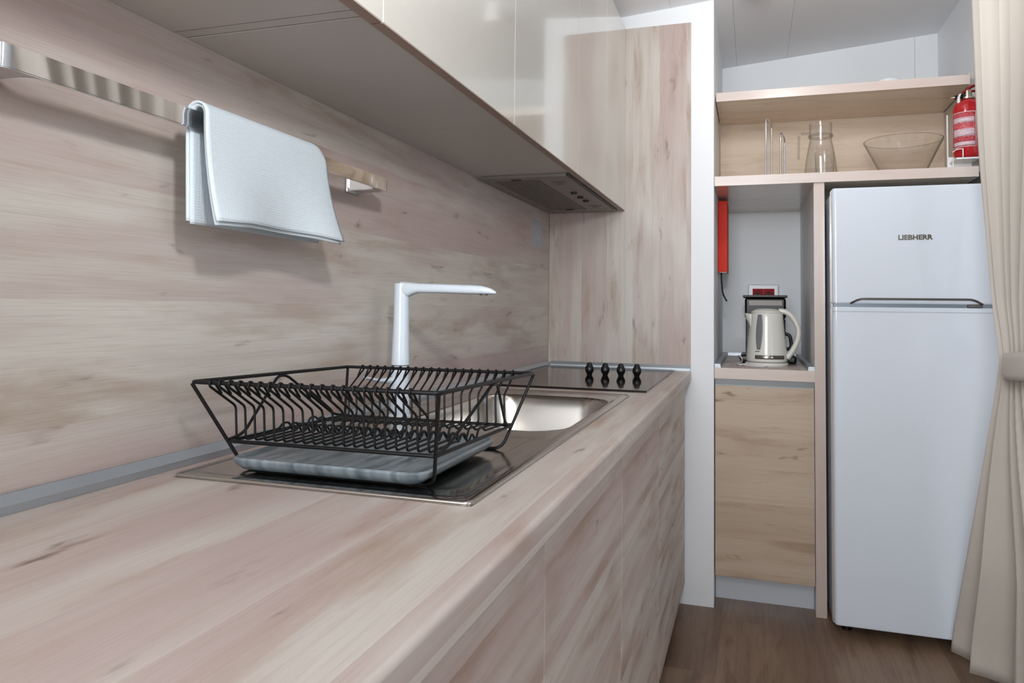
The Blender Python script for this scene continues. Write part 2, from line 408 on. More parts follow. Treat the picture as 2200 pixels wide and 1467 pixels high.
# worktop with rounded front edge and cut-outs
wt = thing('worktop', (.29, -1.7, .86), 'long pinkish wood-look laminate worktop holding the sink and hob', 'worktop')
R_ = .007; XD = .579
def wprof(xa): return [(xa, .8605), (XD-.006, .8605)]+arc(XD-.006, .8665, .006, -PI/2, 0, 3)+arc(XD-R_, ZW-R_, R_, 0, PI/2, 6)+[(xa, ZW)]
m = MB()
BX0, BX1, BY0, BY1 = .105, .470, -1.625, -1.03      # bowl cut-out
m.prism(wprof(.0003), 'Y', YFAR, BY0).prism(wprof(BX1), 'Y', BY0, BY1).prism(wprof(.0003), 'Y', BY1, -.0005)
m.box(.0003, BX0, BY0, BY1, .8605, ZW)
m.build('top_slab', M['top_wood'], wt, angle=50)
# aluminium upstands
def upprof(x): return [(x, ZW+.0003), (x+.014, ZW+.0003), (x+.014, ZW+.010), (x+.005, ZW+.0215), (x, ZW+.0215)]
tag(MB().prism(upprof(.0003), 'Y', YFAR, -.0145).build('edge_strip', M['alu']),
    'long aluminium upstand strip between worktop and backsplash', 'edging strip')
tag(MB().prism([(-.0005-(x-.0003), z) for x, z in upprof(.0003)], 'X', .0145, .577).build('edge_strip', M['alu']),
    'short aluminium upstand strip along the end panel behind the hob', 'edging strip')

# ------------------------------------------------------------------ upper cabinets
XU, ZU, ZUT = .3166, 1.538, 2.286
def wall_unit(ya, yb, label, doors, name='wall_cabinet', zb=ZU):
    t = thing(name, (.15, (ya+yb)/2, zb), label, 'cabinet', 'gloss wall cabinets above the worktop')
    MB().box(.0006, .2960, ya+.0008, yb-.0008, zb, ZUT).build('carcass', M['carcass'], t, smooth=False)
    for a, b in doors:
        d = MB().box(.2970, XU, a+.0014, b-.0014, zb-.0004, ZUT, .0008, 1).build('door', M['gloss'], t, smooth=False)
        MB().box(.2974, XU-.0004, a+.0018, b-.0018, zb-.0018, zb-.0005).build('edge_band', M['edgeband'], d, smooth=False)
    return t
wall_unit(-2.76, -2.127, 'gloss greige wall cabinet nearest the camera, cut by the top of the photo', [(-2.70, -2.078)])
wall_unit(-2.100, -1.4735, 'gloss greige wall cabinet above the dish rack, second from the camera', [(-2.078, -1.4735)])
wall_unit(-1.4735, -.891, 'gloss greige wall cabinet above the tap, between rack and extractor cabinets', [(-1.4735, -.849)])
wall_unit(-.891, -.0015, 'two-door gloss greige wall cabinet with the extractor hood under it', [(-.849, -.4145), (-.4145, -.0015)])
tag(MB().box(.0006, .2960, -2.1245, -2.1030, ZU+.0006, ZUT).build('filler_strip', M['carcass'], smooth=False),
    'narrow greige filler strip under the wall cabinets, left of the dish rack cabinet', 'filler strip')

# extractor hood set in the bottom of the last wall cabinet
h = thing('extractor_hood', (.155, -.48, 1.526), 'dark grey built-in extractor hood with perforated filter under the last wall cabinet', 'extractor hood')
m = MB()
hx0, hx1, hy0, hy1 = .016, .286, -.878, -.085
gx0, gx1, gy0, gy1 = .045, .190, -.83, -.14
m.box(hx0, gx0, hy0, hy1, 1.529, 1.5375).box(gx1, hx1, hy0, hy1, 1.529, 1.5375).box(gx0, gx1, hy0, gy0, 1.529, 1.5375).box(gx0, gx1, gy1, hy1, 1.529, 1.5375)
m.build('frame', M['hood'], h, smooth=False)
MB().box(gx0, gx1, gy0, gy1, 1.536, 1.5377).build('filter_backing', M['hood_dk'], h, smooth=False)
m = MB()
n = 12
for i in range(n+1):
    x = gx0+(gx1-gx0)*i/n; m.box(x-.0022, x+.0022, gy0, gy1, 1.5295, 1.5355)
n = 46
for i in range(n+1):
    y = gy0+(gy1-gy0)*i/n; m.box(gx0, gx1, y-.0028, y+.0028, 1.5305, 1.5355)
m.build('filter_grille', M['hood'], h, smooth=False)
MB().box(.105, .135, -.845, -.825, 1.527, 1.5305, .001, 1).build('filter_latch', M['black'], h)
MB().box(.105, .135, -.145, -.125, 1.527, 1.5305, .001, 1).build('filter_latch', M['black'], h)
for y in (-.76, -.21):
    l = MB().lathe([(0,1.5255),(.020,1.5255),(.026,1.5275),(.028,1.529)], .238, y, 24).build('lamp', M['hood'], h)
    MB().lathe([(0,1.5245),(.011,1.5245),(.012,1.5254)], .238, y, 20).build('bulb', M['grey_dk'], l)
for y in (-.56, -.46, -.37):
    MB().lathe([(0,1.5225),(.010,1.5225),(.012,1.529)], .236, y, 20).build('button', M['black'], h)
MB().box(.288, .2935, -.878, -.05, 1.533, 1.5378).build('front_lip', M['black'], h, smooth=False)

# ------------------------------------------------------------------ sticker on backsplash
tag(MB().box(.0002, .0008, -.262, -.112, 1.378, 1.482).build('instruction_sticker', M['sticker'], smooth=False),
    'small white printed sticker on the backsplash below the extractor hood', 'sticker')

# ------------------------------------------------------------------ towel rail + towel
RX, RZ0, RZ1 = .0800, 1.3800, 1.4060
rl = thing('towel_rail', (.05, -2.03, RZ0), 'flat polished chrome towel rail fixed to the backsplash', 'towel rail')
ya, yb = -2.452, -1.590
out = [(.001, ya), ]+arc(RX-.018, ya+.018, .018, -PI/2, 0, 6)+arc(RX-.018, yb-.018, .018, 0, PI/2, 6)+[(.001, yb)]
inn = [(.001, yb-.042)]+[(.045, yb-.042)]+arc(RX-.0215, yb-.060, .017, PI/2*.9, 0, 5)+arc(RX-.0215, ya+.060, .017, 0, -PI/2*.9, 5)+[(.045, ya+.042), (.001, ya+.042)]
m = MB(); m.prism(out+inn, 'Z', RZ0, RZ1)
bmesh.ops.bevel(m.bm, geom=[e for e in m.bm.edges if len(e.link_faces) == 2 and abs(e.calc_face_angle(0)) > 1.4 and abs((e.verts[0].co-e.verts[1].co).z) < 1e-5], offset=.0012, segments=2, affect='EDGES')
m.build('bar', M['chrome'], rl, angle=30)
for y in (ya+.021, yb-.021):
    MB().box(.0002, .006, y-.026, y+.026, RZ0-.004, RZ1+.004, .002, 2).build('wall_plate', M['chrome'], rl)

tw = thing('towel', (.08, -2.0, 1.25), 'white folded waffle tea towel hanging over the chrome rail', 'towel')
def towel_layer(yA0, yA1, yB0, yB1, xf, xb, zf, zb, zt, off=0, nu=40):
    """cloth going down the front (xf), over the rail, down the back (xb)"""
    prof = []
    nF = 22
    for i in range(nF): prof.append((0, i/nF))
    for i in range(9): prof.append((1, i/8))
    for i in range(1, nF+1): prof.append((2, i/nF))
    def f(a, b):
        k = int(round(b*(len(prof)-1))); seg, t = prof[k]
        if seg == 0: s = 1-t
        elif seg == 1: s = 0
        else: s = t
        y = (yA0+(yA1-yA0)*s)*(1-a)+(yB0+(yB1-yB0)*s)*a
        r = (xf-xb)/2; xc = (xf+xb)/2; drop = .018*max(0, (a-.90)/.10)**2
        if seg == 0: x = xf; z = zf+(zt-r-zf)*t
        elif seg == 1: an = PI*t; x = xc+r*math.cos(an); z = zt-r+r*math.sin(an)
        else: x = xb; z = zt-r+(zb-(zt-r))*t
        z -= drop*(1-s)
        if seg == 0: x += .010*s*math.sin(2.4*a*PI+.6)*s + .012*s*s - .0*a
        if seg == 0: z += .006*s*math.sin(a*PI)*s
        if seg == 2: x += .003*s*math.sin(2*a*PI)
        return (x, y, z)
    return MB().grid(nu, len(prof), f)
towel_layer(-2.170, -2.163, -1.866, -1.838, .0985, .0660, 1.252, 1.254, 1.4175).build('outer_layer', M['towel'], tw, solid=.0028)
towel_layer(-2.167, -2.160, -1.868, -1.842, .0938, .0700, 1.247, 1.250, 1.4135).build('inner_layer', M['towel'], tw, solid=.0026)

# ------------------------------------------------------------------ sink
SX0, SX1, SY0, SY1 = .047, .488, -2.152, -.945
sk = thing('sink', (.27, -1.55, ZW), 'stainless steel inset sink with drainer on the left and bowl toward the hob', 'sink')
def sdf(x, y, x0, x1, y0, y1, r):
    qx = abs(x-(x0+x1)/2)-(x1-x0)/2+r; qy = abs(y-(y0+y1)/2)-(y1-y0)/2+r
    return math.hypot(max(qx,0), max(qy,0))+min(max(qx,qy),0)-r
def sm(t): t = min(1, max(0, t)); return t*t*(3-2*t)
def sink_z(x, y):
    z = ZW+.0045
    e = sdf(x, y, SX0, SX1, SY0, SY1, .012)
    z -= .0042*sm((e+.007)/.007)
    inner = sdf(x, y, SX0+.018, SX1-.016, SY0+.018, SY1-.018, .03)
    z -= .0022*sm(-inner/.010)
    d = sdf(x, y, .085, .455, -2.10, -1.67, .04)
    z -= .0016*sm(-d/.03)
    if d < -.01:
        for k in range(7):
            xr = .118+k*.050
            z += .0010*sm(1-abs(x-xr)/.012)*sm((-d-.012)/.02)
    bdist = sdf(x, y, .118, .460, -1.612, -1.045, .085)
    z -= .150*sm(-bdist/.045)**.8
    return z
nx, ny = 90, 220
def fs(a, b):
    x = SX0+(SX1-SX0)*a; y = SY0+(SY1-SY0)*b
    return (x, y, sink_z(x, y))
m = MB().grid(nx, ny, fs); m.build('basin', M['steel_sink'], sk, angle=80)
MB().tube([(x, y, ZW+.0027) for x, y in rrect(SX0+.002, SX1-.002, SY0+.002, SY1-.002, .008, 5)], .0026, 10, closed=True).build('rim', M['steel_rim'], sk, angle=80)
MB().lathe([(0,.7525),(.010,.7525),(.012,.7535),(.036,.755),(.042,.7565),(.044,.7555)], .29, -1.33, 32).build('drain_plug', M['chrome'], sk)

# ------------------------------------------------------------------ tap
fx, fy = .090, -1.545
zb = sink_z(fx, fy)
fc = thing('tap', (fx, fy, zb), 'white right-angled kitchen tap standing behind the dish rack', 'tap')
MB().lathe([(.0255,zb),(.0255,zb+.004),(.0205,zb+.008),(.0200,zb+.040),(.0196,zb+.1095)], fx, fy, 32).build('base', M['white_mt'], fc)
MB().lathe([(.0180,zb+.1095),(.0180,zb+.1125)], fx, fy, 32).build('joint_ring', M['grey_win'], fc)
# neck + spout as one swept body
zt = 1.1885
neck = MB()
pts = [(fx, fy, zb+.1120), (fx, fy, zb+.16), (fx, fy, zb+.20), (fx, fy, zt-.042)]
rad = [.0196, .0180, .0168, .0164]
neck.tube(pts, .02, 24, radii=rad, cap=True)
neck.lathe([(.0164,zt-.045),(.0165,zt-.03),(.0165,zt-.002),(.0150,zt),(0,zt)], fx, fy, 24)
neck.build('neck', M['white_mt'], fc, angle=45)
sp = MB()
xs = [(.000,.0150,.0150,0), (.018,.0150,.0158,-.0015), (.030,.0150,.0125,.0005), (.042,.0145,.0105,.0015), (.10,.0140,.0100,.0010), (.16,.0135,.0098,0), (.185,.0130,.0090,-.0005), (.203,.0100,.0065,-.0025), (.213,.0055,.0032,-.0050), (.2155,.001,.001,-.0058)]
ring = []
for dx, ry, rz, dz in xs:
    ring.append([sp.bm.verts.new((fx+dx, fy+ry*math.copysign(abs(math.cos(t))**.75, math.cos(t)), zt-.0110-dx*.012+dz+rz*math.copysign(abs(math.sin(t))**.75, math.sin(t)))) for t in [2*PI*k/24 for k in range(24)]])
for A, B in zip(ring, ring[1:]):
    for k in range(24): sp.bm.faces.new((A[k], A[(k+1) % 24], B[(k+1) % 24], B[k]))
sp.bm.faces.new(ring[0]); sp.bm.faces.new(ring[-1])
sp.build('spout', M['white_mt'], fc, angle=50)
MB().lathe([(0,1.1640),(.0085,1.1640),(.0090,1.1650),(.0090,1.1690)], fx+.188, fy, 20).build('aerator', M['grey_dk'], fc)
lv = MB().tube([(fx-.012, fy-.012, zb+.078), (fx-.020, fy-.060, zb+.082), (fx-.026, fy-.105, zb+.092)], .004, 10, radii=[(.008,.008),(.0055,.004),(.004,.003)]).build('lever', M['white_mt'], fc)

# ------------------------------------------------------------------ dish rack
rk_c = Vector((.2588, -1.944, .942)); TY, TX = -.0215, .0042
Wt, Dt, Wb, Db, Hh = .3692, .4152, .3211, .3188, .086
def rp(x, y, z): return Vector((rk_c.x+x, rk_c.y+y, rk_c.z+z+TY*y+TX*x))
rk = thing('dish_rack', (rk_c.x, rk_c.y, .905), 'black wire dish drying rack standing on the sink drainer', 'dish rack')
rect = lambda W, D, z, r: [rp(x, y, z) for x, y in rrect(-W/2, W/2, -D/2, D/2, r, 4)]
MB().tube(rect(Wt, Dt, Hh, .006), .0029, 10, closed=True).build('top_rim', M['black_wire'], rk, angle=80)
MB().tube(rect(Wb, Db, 0, .006), .0027, 10, closed=True).build('bottom_rim', M['black_wire'], rk, angle=80)
footz = .9026
def foot(sx, sy): 
    p = rp(sx*Wb/2, sy*Db/2, 0); t = rp(sx*Wt/2, sy*Dt/2, Hh); d = (p-t)
    k = (p.z-footz)/(-d.z); return p+d*k
for sy in (-1, 1):                       # each end: leg - foot bar under the tray - leg
    for sx in (-1, 1):
        t = rp(sx*Wt/2, sy*Dt/2, Hh-.002); f_ = foot(sx, sy)
        path = round_path([t, f_+Vector((0,0,0)), f_+Vector((-sx*.06, 0, 0))], .018, 5)
        MB().tube(path, .0026, 10).build('leg', M['black_wire'], rk, angle=80)
    a, b = foot(-1, sy)+Vector((.06,0,0)), foot(1, sy)-Vector((.06,0,0))
    MB().tube([a, b], .0026, 10).build('foot_bar', M['black_wire'], rk, angle=80)
NW = 20
for i in range(NW):
    q = (i+.9)/(NW+.5); xb_ = -Wb/2+Wb*(i+.7)/(NW+.4); xt = xb_-.003
    yT, yB = Dt/2, Db/2
    r = .0018; P = []
    # near side hook, wall, floor with plate bumps, far wall, far hook
    def side(s):
        a = []
        a.append(rp(xt+.001, s*(yT-.020), Hh-.016))
        a.append(rp(xt, s*(yT-.003), Hh+.0035))
        a.append(rp(xt, s*(yT+.0035), Hh+.0035))
        a.append(rp(xt, s*(yT+.0040), Hh-.004))
        a.append(rp(xt*.72+xb_*.28, s*(yB-.003), Hh-.036))
        a.append(rp(xb_, s*(yB-.004), .003))
        return a
    A = side(-1)
    mid = [rp(xb_, -.055, .0045), rp(xb_, -.046, .012), rp(xb_, -.030, .012), rp(xb_, -.016, -.006), rp(xb_, 0, .008), rp(xb_, .016, -.006), rp(xb_, .030, .012), rp(xb_, .046, .012), rp(xb_, .055, .0045)]
    P = round_path(A+mid+side(1)[::-1], .006, 3)
    MB().tube(P, r, 6).build('wire', M['black_wire'], rk, angle=80)
for sx in (-1, 1):
    P = [rp(sx*Wb/2, -Db/2, .002), rp(sx*(Wb/2+.001), -Db/2+.035, .006), rp(sx*Wt/2, -.012, Hh-.004), rp(sx*Wt/2, .012, Hh-.004), rp(sx*(Wb/2+.001), Db/2-.035, .006), rp(sx*Wb/2, Db/2, .002)]
    MB().tube(round_path(P, .03, 6), .0023, 8).build('brace', M['black_wire'], rk, angle=80)

# drip tray on the foot bars
tr = thing('drip_tray', (.257, -1.95, .9053), 'slate grey plastic drip tray under the black dish rack', 'tray')
tx0, tx1, ty0, ty1 = .107, .4085, -2.119, -1.825
ztop, zbot = .9245, .9054
m = MB()
loops = [(0,0,ztop),(.0035,.0035,ztop+.0007),(.010,.010,ztop-.0035)]
outer = [(.022,.022,zbot),(.012,.012,zbot+.003),(.002,.002,ztop-.008),(0,0,ztop-.002)]
def lp(d, z, r): return [m.bm.verts.new((x, y, z+.014*0)) for x, y in rrect(tx0+d, tx1-d, ty0+d, ty1-d, max(.004, r-d), 5)]
rings = [lp(d, z, .026) for d, _, z in outer]+[lp(d, z, .026) for d, _, z in loops[1:]]+[lp(.03, ztop-.0030, .04)]
for A, B in zip(rings, rings[1:]):
    n = len(A)
    for k in range(n): m.bm.faces.new((A[k], A[(k+1) % n], B[(k+1) % n], B[k]))
m.bm.faces.new(rings[0][::-1]); m.bm.faces.new(rings[-1])
m.build('tray_body', M['tray'], tr, angle=60)

# ------------------------------------------------------------------ hob
hb = thing('hob', (.27, -.43, ZW), 'dark glass built-in hob with four black knobs', 'hob')
m = MB(); m.prism(rrect(.026, .519, -.842, -.024, .004, 3), 'Z', ZW+.0003, ZW+.0062)
m.build('glass_plate', M['hob'], hb)
for x, y in ((.261,-.405),(.317,-.405),(.372,-.403),(.427,-.400)):
    k = MB().lathe([(0,.9065),(.0090,.9065),(.0100,.911),(.0142,.918),(.0155,.923),(.0155,.929),(.0140,.934),(.0100,.941),(.0090,.9465),(.0075,.948),(0,.948)], x, y, 20).build('knob', M['black'], hb)
    MB().box(x-.0030, x+.0030, y-.0085, y+.0085, .9470, .9500, .0012, 2).build('knob_grip', M['black'], k)

# ------------------------------------------------------------------ alcove: shelves, upright, larder unit
X0, X1, XE = .6655, 1.0316, 1.583
ZS1, ZS1b, ZS2, ZS2b = 1.6678, 1.6303, 2.0266, 1.991
s = thing('shelf', (1.15, .4, ZS1b), 'lower pale wood shelf above the fridge, carrying the glassware', 'shelf', 'shelves over the fridge')
MB().box(X0, XE, .041, YN-.002, ZS1b, ZS1).build('board', M['shelf_wood'], s, smooth=False)
MB().box(X0, XE, .039, .0408, ZS1b, ZS1).build('front_edge', M['edge_wood'], s, smooth=False)
s = thing('shelf', (1.15, .33, ZS2b), 'topmost pale wood shelf under the sloping ceiling', 'shelf', 'shelves over the fridge')
MB().box(X0+.003, XE-.003, .124, .544, ZS2b, ZS2).build('board', M['shelf_wood'], s, smooth=False)
MB().box(X0+.003, XE-.003, .122, .1238, ZS2b, ZS2).build('front_edge', M['edge_wood'], s, smooth=False)
tag(MB().box(X0+.002, 1.638, .546, .560, ZS1+.0005, ZS2).build('back_panel', M['backp_wood'], smooth=False),
    'pale wood back panel behind the jug and glass bowl', 'back panel')
tag(MB().box(1.5850, 1.6390, .165, .544, ZS1+.0005, ZS2+.02).build('side_board', M['carcass'], smooth=False),
    'greige side board at the right end of the shelves by the fire extinguisher', 'side board')
u = thing('upright_panel', (1.05, .47, 0), 'narrow pale wood upright between the kettle niche and the fridge', 'upright panel')
MB().box(X1, 1.0698, .050, YN-.002, 0, ZS1b-.0005).build('board', M['wall_white'], u, smooth=False)
MB().box(X1, 1.0698, .048, .0498, 0, ZS1b-.0005).build('front_edge', M['post_wood'], u, smooth=False)
nw = thing('niche_worktop', (.85, .47, .8715), 'small wood-look worktop in the niche under the kettle', 'worktop')
MB().box(X0, X1-.0005, .041, YN-.002, .8715, .9139).build('slab', M['top_wood'], nw, smooth=False)
MB().box(X0, X1-.0005, .039, .0408, .8715, .9139).build('front_edge', M['edge_wood'], nw, smooth=False)
MB().prism([(X0+.0003,.9141),(X0+.024,.9141),(X0+.022,.929),(X0+.0003,.929)], 'Y', .041, YN-.003).build('edge_strip', M['alu'], nw)
MB().prism([(X1-.0010,.9141),(X1-.024,.9141),(X1-.022,.929),(X1-.0010,.929)], 'Y', .041, YN-.003).build('edge_strip', M['alu'], nw)
MB().prism([(YN-.0025,.9141),(YN-.024,.9141),(YN-.022,.929),(YN-.0025,.929)], 'X', X0+.025, X1-.025).build('edge_strip', M['alu'], nw)
lc = thing('larder_cabinet', (.85, .4, 0), 'single-door wood-look base cabinet below the kettle niche', 'cabinet')
MB().box(X0+.001, X1-.001, .062, YN-.004, .1133, .8708).build('carcass', M['carcass'], lc, smooth=False)
MB().box(X0+.0025, X1-.003, .040, .0605, .1133, .8458, .001, 1).build('door', M['door_wood'], lc, smooth=False)
MB().box(X0+.001, X1-.001, .052, .0612, .8475, .8705).build('grip_profile', M['gap_dark'], lc, smooth=False)
MB().box(X0+.0025, X1-.003, .0395, .0600, .8462, .8474).build('door_lip', M['alu'], lc, smooth=False)
MB().box(X0+.001, X1-.001, .1255, .140, 0, .1128).build('plinth', M['plinth'], lc, smooth=False)

# ------------------------------------------------------------------ fridge
FX0, FX1, FY = 1.0785, 1.628, -.130
fr = thing('fridge', (1.35, .2, 0), 'tall white two-door fridge freezer beside the curtain', 'fridge')
MB().box(FX0, FX1, -.066, .52, .03, 1.568, .006, 2).build('body', M['white_gl'], fr)
def fdoor(za, zb): 
    m = MB()
    pr = [(FX0, -.068)]+[(FX1, -.068)]+arc(FX1-.014, FY+.014, .014, 0, -PI/2, 5)+arc(FX0+.014, FY+.014, .014, -PI/2, -PI, 5)
    m.prism(pr, 'Z', za, zb)
    bmesh.ops.bevel(m.bm, geom=[e for e in m.bm.edges if abs(e.verts[0].co.z-e.verts[1].co.z) < 1e-6], offset=.004, segments=2, affect='EDGES')
    return m
fd = fdoor(1.1690, 1.579).build('freezer_door', M['white_gl'], fr, angle=40)
ld = fdoor(.048, 1.1560).build('lower_door', M['white_gl'], fr, angle=40)
MB().box(FX0+.006, FX1-.006, FY+.006, -.070, 1.1564, 1.1686).build('door_gap_trim', M['grey_bl'], fr, smooth=False)
MB().box(1.50, 1.545, FY-.001, FY+.02, 1.1570, 1.1680, .002, 1).build('hinge', M['grey_dk'], fr)
MB().box(FX0+.002, FX1-.002, FY-.0006, FY+.01, 1.1395, 1.1405).build('door_seam', M['grey_win'], ld, smooth=False)
MB().tube(round_path([(1.138, FY+.002, 1.1690), (1.165, FY-.014, 1.1850), (1.515, FY-.014, 1.1850), (1.545, FY+.002, 1.1690)], .02, 6), .0035, 10, radii=None).build('handle', M['grey_dk'], fd)
text_mesh('logo', 'LIEBHERR', .107, .0175, M['print_m'], fd, lambda a, b, w: (1.2915+a, FY-.0002-w, 1.3905+b), .0012, bold=.035)
for x in (FX0+.05, FX1-.05):
    for y in (-.02, .46): MB().lathe([(0,0),(.018,0),(.018,.029),(0,.029)], x, y, 12).build('foot', M['black'], fr)

# ------------------------------------------------------------------ things in the niche
# wall socket
so = thing('wall_socket', (.858, YN, 1.165), 'white double wall socket with red outlets above the coffee maker', 'socket')
MB().box(.787, .930, YN-.038, YN-.0004, 1.163, 1.268, .006, 3).build('housing', M['white_pl'], so)
for xc in (.8335, .8845):
    q = MB().box(xc-.0253, xc+.0253, YN-.0405, YN-.0382, 1.186, 1.2465, .001, 1).build('outlet', M['red_sock'], so)
    m = MB()
    for k in range(24): pass
    m.prism([(xc+.019*math.cos(2*PI*k/24), 1.216+.019*math.sin(2*PI*k/24)) for k in range(24)], 'Y', YN-.0412, YN-.0406)
    m.build('socket_well', M['red_sock2'], q)
    m = MB()
    for dx in (-.0095, .0095): m.prism([(xc+dx+.0026*math.cos(2*PI*k/10), 1.216+.0026*math.sin(2*PI*k/10)) for k in range(10)], 'Y', YN-.0418, YN-.0413)
    m.build('pin_hole', M['black'], q)

# coffee maker
cz = .9140
cm = thing('coffee_maker', (.86, .47, cz), 'black drip coffee maker behind the ivory kettle', 'coffee maker')
MB().box(.757, .985, .36, .585, cz, cz+.036, .012, 3).build('base', M['black'], cm)
MB().box(.779, .946, .50, .585, cz+.036, cz+.19, .006, 2).build('column', M['black'], cm)
MB().box(.776, .944, .385, .585, cz+.19, cz+.280, .010, 3).build('filter_housing', M['blackg'], cm)
MB().box(.768, .950, .378, .588, cz+.2805, cz+.292, .004, 2).build('lid', M['black'], cm)
MB().box(.792, .930, .3825, .3850, cz+.246, cz+.270, .001, 1).build('steel_band', M['grey_dk'], cm)
g = MB().lathe([(.045,cz+.0375),(.060,cz+.045),(.064,cz+.085),(.055,cz+.125),(.046,cz+.145),(.043,cz+.145),(.052,cz+.124),(.061,cz+.085),(.057,cz+.046),(.040,cz+.040),(0,cz+.040)], .862, .435, 28).build('carafe', M['blackg'], cm)
MB().tube(round_path([(.918,.435,cz+.128),(.962,.428,cz+.125),(.968,.426,cz+.062),(.924,.430,cz+.060)], .02, 5), .007, 10).build('carafe_handle', M['black'], g)

# kettle
kx, ky = .863, .255
kz = .9140
kt = thing('kettle', (kx, ky, kz), 'ivory plastic electric kettle with grey water window', 'kettle')
MB().lathe([(0,kz),(.088,kz),(.091,kz+.006),(.089,kz+.014),(.078,kz+.019),(0,kz+.019)], kx, ky, 40).build('power_base', M['kettle'], kt)
kprof = [(.0840,.0200),(.0860,.0240),(.0855,.040),(.0830,.075),(.0790,.115),(.0745,.155),(.0710,.190),(.0690,.215),(.0680,.2320)]
MB().lathe([(0,kz+.0195)]+[(r, kz+z) for r, z in kprof]+[(.064,kz+.2385),(0,kz+.2385)], kx, ky, 48).build('body', M['kettle'], kt, angle=50)
def krad(z):
    for (r0, z0_), (r1, z1_) in zip(kprof, kprof[1:]):
        if z <= z1_: return r0+(r1-r0)*(z-z0_)/(z1_-z0_)
    return kprof[-1][0]
MB().lathe([(.0665,kz+.2388),(.0640,kz+.2440),(.0540,kz+.2520),(.0350,kz+.2575),(0,kz+.2590)], kx, ky, 40).build('lid', M['kettle'], kt)
# spout
m = MB()
def ksp(a, b):
    z = kz+.175+.058*b; an = PI+(.42-.84*a)
    r = krad(z-kz)+.0005+.020*sm(b*1.1)*math.cos((a-.5)*PI)**1.0
    return (kx+r*math.cos(an), ky+r*math.sin(an), z+.004*b*math.cos((a-.5)*PI))
m.grid(13, 8, ksp).build('spout', M['kettle'], kt, angle=60, solid=.002)
hp = smooth_path([(kx+.050,ky,kz+.2465),(kx+.078,ky,kz+.2440),(kx+.105,ky,kz+.2220),(kx+.125,ky,kz+.1850),(kx+.131,ky,kz+.1500),(kx+.124,ky,kz+.1100),(kx+.106,ky,kz+.0700),(kx+.083,ky,kz+.0360)], 5)
n = len(hp)
MB().tube(hp, .012, 14, radii=[(.014+.002*math.sin(PI*i/n), .0135-.002*math.sin(PI*i/n)) for i in range(n)]).build('handle', M['kettle'], kt, angle=70)
def kpatch(a0, a1, za, zb, off, shape=None, nu=10, nv=20):
    def f(a, b):
        z = za+(zb-za)*b; w = shape(b) if shape else 1; ac = (a0+a1)/2; an = ac+(a-.5)*(a1-a0)*w
        r = krad(z)+off; return (kx+r*math.cos(an), ky+r*math.sin(an), kz+z)
    return MB().grid(nu, nv, f)
A0 = -PI/2
kpatch(A0-.62, A0-.22, .075, .2310, .0010, lambda b: .15+.85*math.sin(PI*min(.96, .08+.75*b))**.8).build('water_window', M['grey_win'], kt, solid=.0012)
kpatch(A0-.60, A0+.95, .0330, .0500, .0008, None, 24, 4).build('metal_band', M['steel'], kt, solid=.0010)
kpatch(A0-.60, A0-.36, .0650, .0680, .0006, None, 8, 3).build('print', M['print'], kt, solid=.0006)
cp = smooth_path([(kx-.080,ky-.030,kz+.006),(kx-.112,ky-.050,kz+.004),(kx-.125,ky+.01,kz+.004),(kx-.105,ky+.06,kz+.010),(kx-.105,ky+.03,kz+.030),(kx-.118,ky+.08,kz+.035),(kx-.112,ky+.22,kz+.012),(kx-.10,ky+.45,kz+.004)], 6)
MB().tube(cp, .0035, 8).build('cord', M['cord'], kt, angle=80)
cp = smooth_path([(kx-.10,ky-.02,kz+.0035),(kx-.085,ky-.085,kz+.0035),(kx-.02,ky-.118,kz+.0035),(kx+.0,ky-.090,kz+.0035)], 6)
MB().tube(cp, .0033, 8).build('cord', M['cord'], kt, angle=80)

kt.scale = (.94, .94, .905)
# fire blanket case
ox, oz0, oz1 = .6652, 1.306, 1.618
ob = thing('fire_blanket_case', (.685, .46, oz0), 'orange-red fire blanket case with black pull strap on the niche side wall', 'fire blanket')
MB().box(ox, ox+.0385, .375, .56, oz0, oz1, .003, 2).build('case', M['orange'], ob)
MB().box(ox+.003, ox+.0355, .378, .557, oz0-.003, oz0-.0002).build('end_cap', M['red_dk'], ob, smooth=False)
sp_ = smooth_path([(ox+.012,.40,oz0-.003),(ox+.014,.398,oz0-.05),(ox+.020,.392,oz0-.095),(ox+.036,.385,oz0-.128)], 6)
MB().tube(sp_, .006, 8, radii=[(.0040,.0035)]*len(sp_)).build('pull_strap', M['rubber'], ob, angle=80)

# ------------------------------------------------------------------ glassware on the lower shelf
zs = ZS1+.0004
# wire holder of two upright loops
wr = thing('wire_holder', (.885, .12, zs), 'chrome wire rack of two upright loops, left of the glass jug', 'wire rack')
def loop(xc, x2, yA, yB, zt_): return round_path([(xc, yA, zs+.003), (xc, yA, zt_), (x2, yB, zt_), (x2, yB, zs+.003)], .03, 7)
MB().tube(loop(.860, .884, .075, .20, 1.9060), .0030, 10).build('loop', M['chrome2'], wr, angle=80)
MB().tube(loop(.915, .934, .080, .20, 1.8430), .0030, 10).build('loop', M['chrome2'], wr, angle=80)
for a_, b_ in (((.860,.075),(.915,.080)), ((.884,.20),(.934,.20))): MB().tube([(*a_,zs+.003),(*b_,zs+.003)], .003, 8).build('base_wire', M['chrome2'], wr, angle=80)
